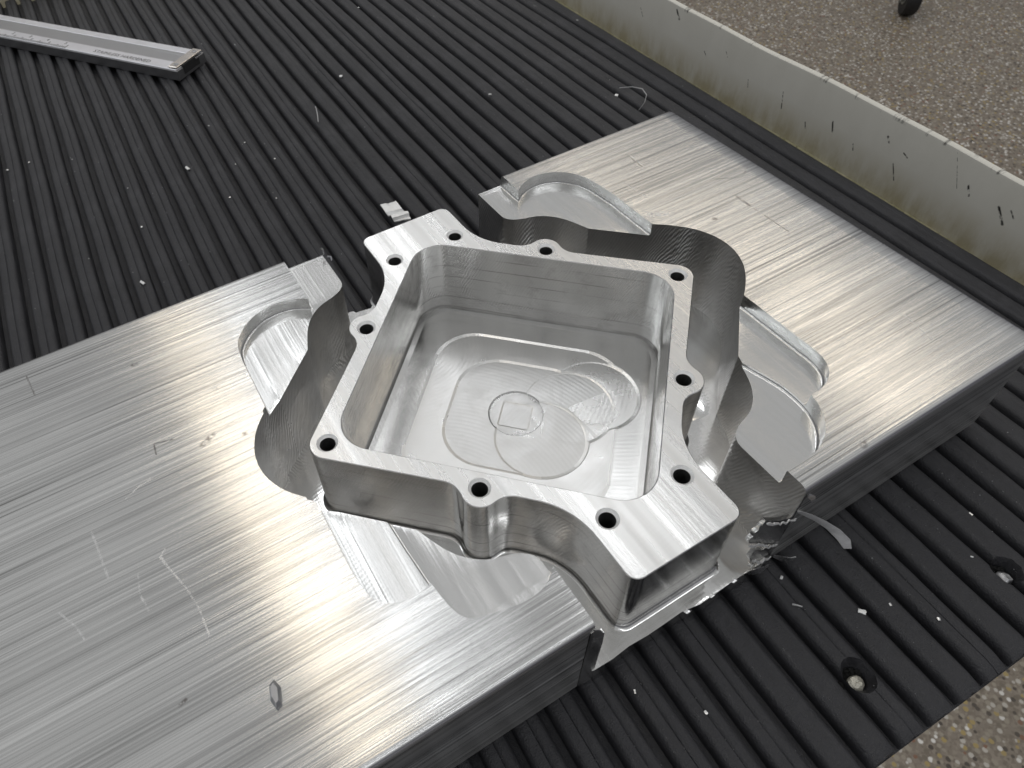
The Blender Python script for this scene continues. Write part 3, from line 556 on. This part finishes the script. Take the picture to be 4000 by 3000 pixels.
obj('scale_ticks', raw('scale_ticks', V, F, M['ink'], None, (o0.x, o0.y, CZ0)), scale_rail)
for k, d in enumerate('5432198765'): ctext(d, 1.70+k*.278, .088, .062, 'scale_digit')

# ================================================================== caster of another trolley on the floor
cx, cy = 58.6, 31.2
cas = empty('caster', (cx, cy, ZF), label='black trolley caster with grey fork on the speckled floor at the top', category='caster')
def cyl(nm, r, h, c, mt, prof=None):
    dirv = Vector((.72, -.69, 0)); up = Vector((0, 0, 1)); fw = dirv.cross(up); L = []
    for rr_, t_ in (prof or ((r*.92, -h/2), (r, -h/2+h*.15), (r, h/2-h*.15), (r*.92, h/2))): L.append([tuple(Vector(c)+dirv*t_+(fw*math.cos(a*math.pi/16)+up*math.sin(a*math.pi/16))*rr_) for a in range(32)])
    V, F = loft(L); return obj(nm, raw(nm, V, F, mt, 40, (cx, cy, ZF)), cas)
ty = cyl('tyre', 1.35, 1.0, (cx, cy, ZF+1.36), M['tyre']); hb = cyl('hub', .6, 1.1, (cx, cy, ZF+1.36), M['zinc']); hb.parent = ty; cyl('axle', .16, 1.7, (cx, cy, ZF+1.36), M['zinc'])
dv = Vector((.72, -.69, 0)); fv = dv.cross(Vector((0, 0, 1)))
for sgn in (-1, 1):
    c = Vector((cx, cy, 0))+dv*.68*sgn; V, F = loft([[tuple(c+dv*t_+fv*q_+Vector((0, 0, ZF+z))) for t_, q_ in ((-.06, -w2), (.06, -w2), (.06, w2+.4*(z > 2)), (-.06, w2+.4*(z > 2)))] for z, w2 in ((1.0, .25), (1.4, .4), (2.4, .7), (3.0, .8))]); obj('fork_side', raw('fork_side', V, F, M['zinc'], 30, (cx, cy, ZF)), cas)
V, F = loft([[tuple(Vector((cx, cy, ZF+z))+dv*a+fv*b) for a, b in ((-.9, -1.0), (.9, -1.0), (.9, 1.4), (-.9, 1.4))] for z in (3.0, 3.25)]); obj('fork_crown', raw('fork_crown', V, F, M['zinc'], 30, (cx, cy, ZF)), cas)
V, F = loft([[(cx+r*math.cos(a*math.pi/12), cy+r*math.sin(a*math.pi/12), ZF+z) for a in range(24)] for r, z in ((.7, 3.25), (.7, 3.6), (.45, 3.65), (.45, 5.5))]); obj('swivel_stem', raw('swivel_stem', V, F, M['zinc'], 30, (cx, cy, ZF)), cas)

# ================================================================== chips and swarf
def on_rib(x, y):
    xl, yl = toL(x, y); u = (xl-.055) % PIT; return toW(xl+min(max(u, .050), .146)-u, yl)
def chip(name, x, y, z, sx, sy, h, rz, lab, mt='chip', group=None, seg=5, curl=.5):
    x, y = on_rib(x, y); V, F = [], []; r = random.Random(int((x*71+y*13)*1000)); nx = 4
    for i in range(seg+1):
        for j in range(nx+1):
            u, v_ = i/seg-.5, j/nx-.5; zz = h*(1-curl*4*u*u*.5)+h*.35*noise.noise(Vector((i*1.1+x*9, j*1.3, y*5)))
            V.append((x+u*sx*2+r.uniform(-.06, .06)*sx, y+v_*sy*2+r.uniform(-.10, .10)*sy, z+max(.002, zz)))
    n1 = len(V); V += [(a, b, c-min(.010, h*.4)) for a, b, c in V]
    q = lambda i, j: i*(nx+1)+j
    for i in range(seg):
        for j in range(nx): F += [(q(i, j), q(i+1, j), q(i+1, j+1), q(i, j+1)), (n1+q(i, j), n1+q(i, j+1), n1+q(i+1, j+1), n1+q(i+1, j))]
    for i in range(seg): F += [(q(i, 0), q(i+1, 0), n1+q(i+1, 0), n1+q(i, 0)), (q(i, nx), q(i+1, nx), n1+q(i+1, nx), n1+q(i, nx))]
    for j in range(nx): F += [(q(0, j), q(0, j+1), n1+q(0, j+1), n1+q(0, j)), (q(seg, j), q(seg, j+1), n1+q(seg, j+1), n1+q(seg, j))]
    me = raw(name, V, F, M[mt], 30, (x, y, z)); o = obj(name, me, None, (x, y, z), label=lab, category='metal chip'); o.rotation_euler = (0, 0, rz)
    if group: o['group'] = group
    return o
rows = [((.2665, 2.41), (.399, 2.385), .055), ((.262, 2.352), (.395, 2.337), .062), ((.263, 2.305), (.398, 2.272), .050), ((.272, 2.282), (.408, 2.262), .030), ((.285, 2.258), (.425, 2.222), .046), ((.276, 2.212), (.421, 2.198), .044), ((.283, 2.200), (.418, 2.188), .018), ((.290, 2.186), (.412, 2.150), .022)]
V, F = [], []; nc = 6
for (a, b, h) in rows:
    for j in range(nc+1):
        t_ = j/nc; V.append((a[0]+(b[0]-a[0])*t_, a[1]+(b[1]-a[1])*t_+.006*noise.noise(Vector((j*.9, a[1]*20, 4))), ZM-.012+h+.010*noise.noise(Vector((j*.8, a[1]*9, 1)))))
nv = len(V); V += [(x, y, z-.010) for x, y, z in V]; q_ = lambda i, j: i*(nc+1)+j; nr = len(rows)-1
for i in range(nr):
    for j in range(nc): F += [(q_(i, j), q_(i+1, j), q_(i+1, j+1), q_(i, j+1)), (nv+q_(i, j), nv+q_(i, j+1), nv+q_(i+1, j+1), nv+q_(i+1, j))]
    F += [(q_(i, 0), q_(i+1, 0), nv+q_(i+1, 0), nv+q_(i, 0)), (q_(i, nc), q_(i+1, nc), nv+q_(i+1, nc), nv+q_(i, nc))]
for j in range(nc): F += [(q_(0, j), q_(0, j+1), nv+q_(0, j+1), nv+q_(0, j)), (q_(nr, j), q_(nr, j+1), nv+q_(nr, j+1), nv+q_(nr, j))]
obj('aluminium_chip', raw('aluminium_chip', V, F, M['flake'], 25, (.33, 2.28, ZM)), None, (.33, 2.28, ZM), label='large crinkled white aluminium chip on the mat behind the housing', category='metal chip')
# faceted sliver lying on the bar
ol = [(-1.777, -.975), (-1.764, -1.012), (-1.783, -1.073), (-1.806, -1.083), (-1.816, -1.04), (-1.800, -.985)]; oc = (-1.79, -1.03)
lp = [at(ol, T+.001), at(ol, T+.012), [(oc[0]+(x-oc[0])*.55, oc[1]+(y-oc[1])*.7, T+.030) for x, y in ol]]
V, F = loft(lp); me = raw('aluminium_sliver', V, F, M['steel'], None, (oc[0], oc[1], T)); obj('aluminium_sliver', me, None, (oc[0], oc[1], T), label='faceted six sided metal sliver lying on the scratched bar top', category='metal chip')
G = 'bright aluminium chips scattered on the mat'
named = [(-1.682, 2.606, .020, .05, .35, 'curled white chip on the mat near the bar\'s far left edge'), (-.986, 3.948, .026, .055, .2, 'rounded bright chip on the mat below the middle of the caliper'), (3.001, 2.747, .035, .03, .6, 'bright pea shaped chip on the mat near the far right corner of the bar'),
         (.887, 4.705, .035, .03, .9, 'dull fluffy chip on the mat to the right of the caliper end'), (.809, -1.861, .022, .035, .7, 'folded bright chip in a mat groove in front of the bar'), (.611, -1.537, .020, .012, .5, 'small smooth bright chip on the mat just below the torn burrs'),
         (2.005, 3.47, .03, .012, -.5, 'pale elongated chip on the mat behind the bar\'s far right corner'), (.566, -1.679, .004, .045, .75, 'straight needle of bright swarf on the front of the mat')]
for x, y, a, b, rz, lab in named: chip('aluminium_chip', x, y, ZM-.007, a*.5, b*.5, .018, rz, lab, 'flake')
tiny = [(-.597, 4.57), (-.352, 4.068), (-.547, 3.766), (-.755, 3.299), (-1.548, 3.321), (-1.487, 3.961), (-1.83, 4.743), (1.835, 6.161), (-.255, 3.645), (-.457, 3.058), (3.763-.06, 4.313), (1.096, -2.073), (1.521, -1.95), (.96, -1.908), (1.736, -1.795), (-.403, -1.586), (-.165, -1.82), (-2.197, 4.934), (-2.395, 4.917)]
for x, y in tiny: chip('aluminium_speck', x, y, ZM-.006, random.uniform(.004, .009), random.uniform(.005, .011), .007, random.uniform(0, 3), 'tiny bright aluminium speck on the black ribbed mat', group='tiny aluminium specks on the mat', seg=2)
# fibres
def fibre(pts, lab):
    V, F = [], []; r = .0045
    for p in pts:
        for a in range(4): V.append((p[0]+r*math.cos(a*1.57), p[1], ZM+.012+p[2]+r*math.sin(a*1.57)))
    for i in range(len(pts)-1): F += [(i*4+a, i*4+(a+1) % 4, i*4+4+(a+1) % 4, i*4+4+a) for a in range(4)]
    me = raw('fibre', V, F, M['fibre'], 60, (pts[0][0], pts[0][1], ZM)); obj('fibre', me, None, (pts[0][0], pts[0][1], ZM), label=lab, category='fibre')
fibre([(.37, 3.98, 0), (.41, 4.09, .02), (.44, 4.19, .02), (.46, 4.27, .0)], 'short straight pale hair on the mat right of the caliper')
fibre([(2.98, 2.40, 0), (3.10, 2.46, .01), (3.20, 2.55, .02), (3.24, 2.66, .02), (3.20, 2.76, .01), (3.10, 2.83, 0)], 'looped pale hair on the mat beside the bar\'s far corner')
# dust of fine swarf nobody could count
V, F = [], []; rd = random.Random(3)
for k in range(1500):
    if k < 900: x, y = rd.uniform(-3, 3.6), rd.uniform(1.45, 7.5)
    elif k < 1400: x, y = rd.uniform(-1.6, 2.6), rd.uniform(-2.33, -1.47)
    else: x, y = rd.gauss(-.25, .12)-.0*1, rd.uniform(2.2, 5.3)
    if k % 3:
        xl, yl = toL(x, y); xl = round((xl-.055)/PIT)*PIT+.055+rd.choice((.050, .095, .145))+rd.gauss(0, .004); x, y = toW(xl, yl)
    x, y = on_rib(x, y); s_ = rd.uniform(.0012, .0036)*(1.7 if rd.random() < .06 else 1); b = len(V); a0 = rd.uniform(0, 6.3); z = ZM+rd.uniform(-.014, -.001)
    V += [(x+s_*math.cos(a0+q*2.09)*rd.uniform(.6, 1.4), y+s_*math.sin(a0+q*2.09)*rd.uniform(.6, 2.0), z) for q in range(3)]+[(x, y, z+s_*1.2)]; F += [(b, b+1, b+3), (b+1, b+2, b+3), (b+2, b, b+3), (b, b+2, b+1)]
obj('swarf_dust', raw('swarf_dust', V, F, M['chip']), None, kind='stuff', label='fine glittering swarf dust sprinkled over the mat', category='swarf')
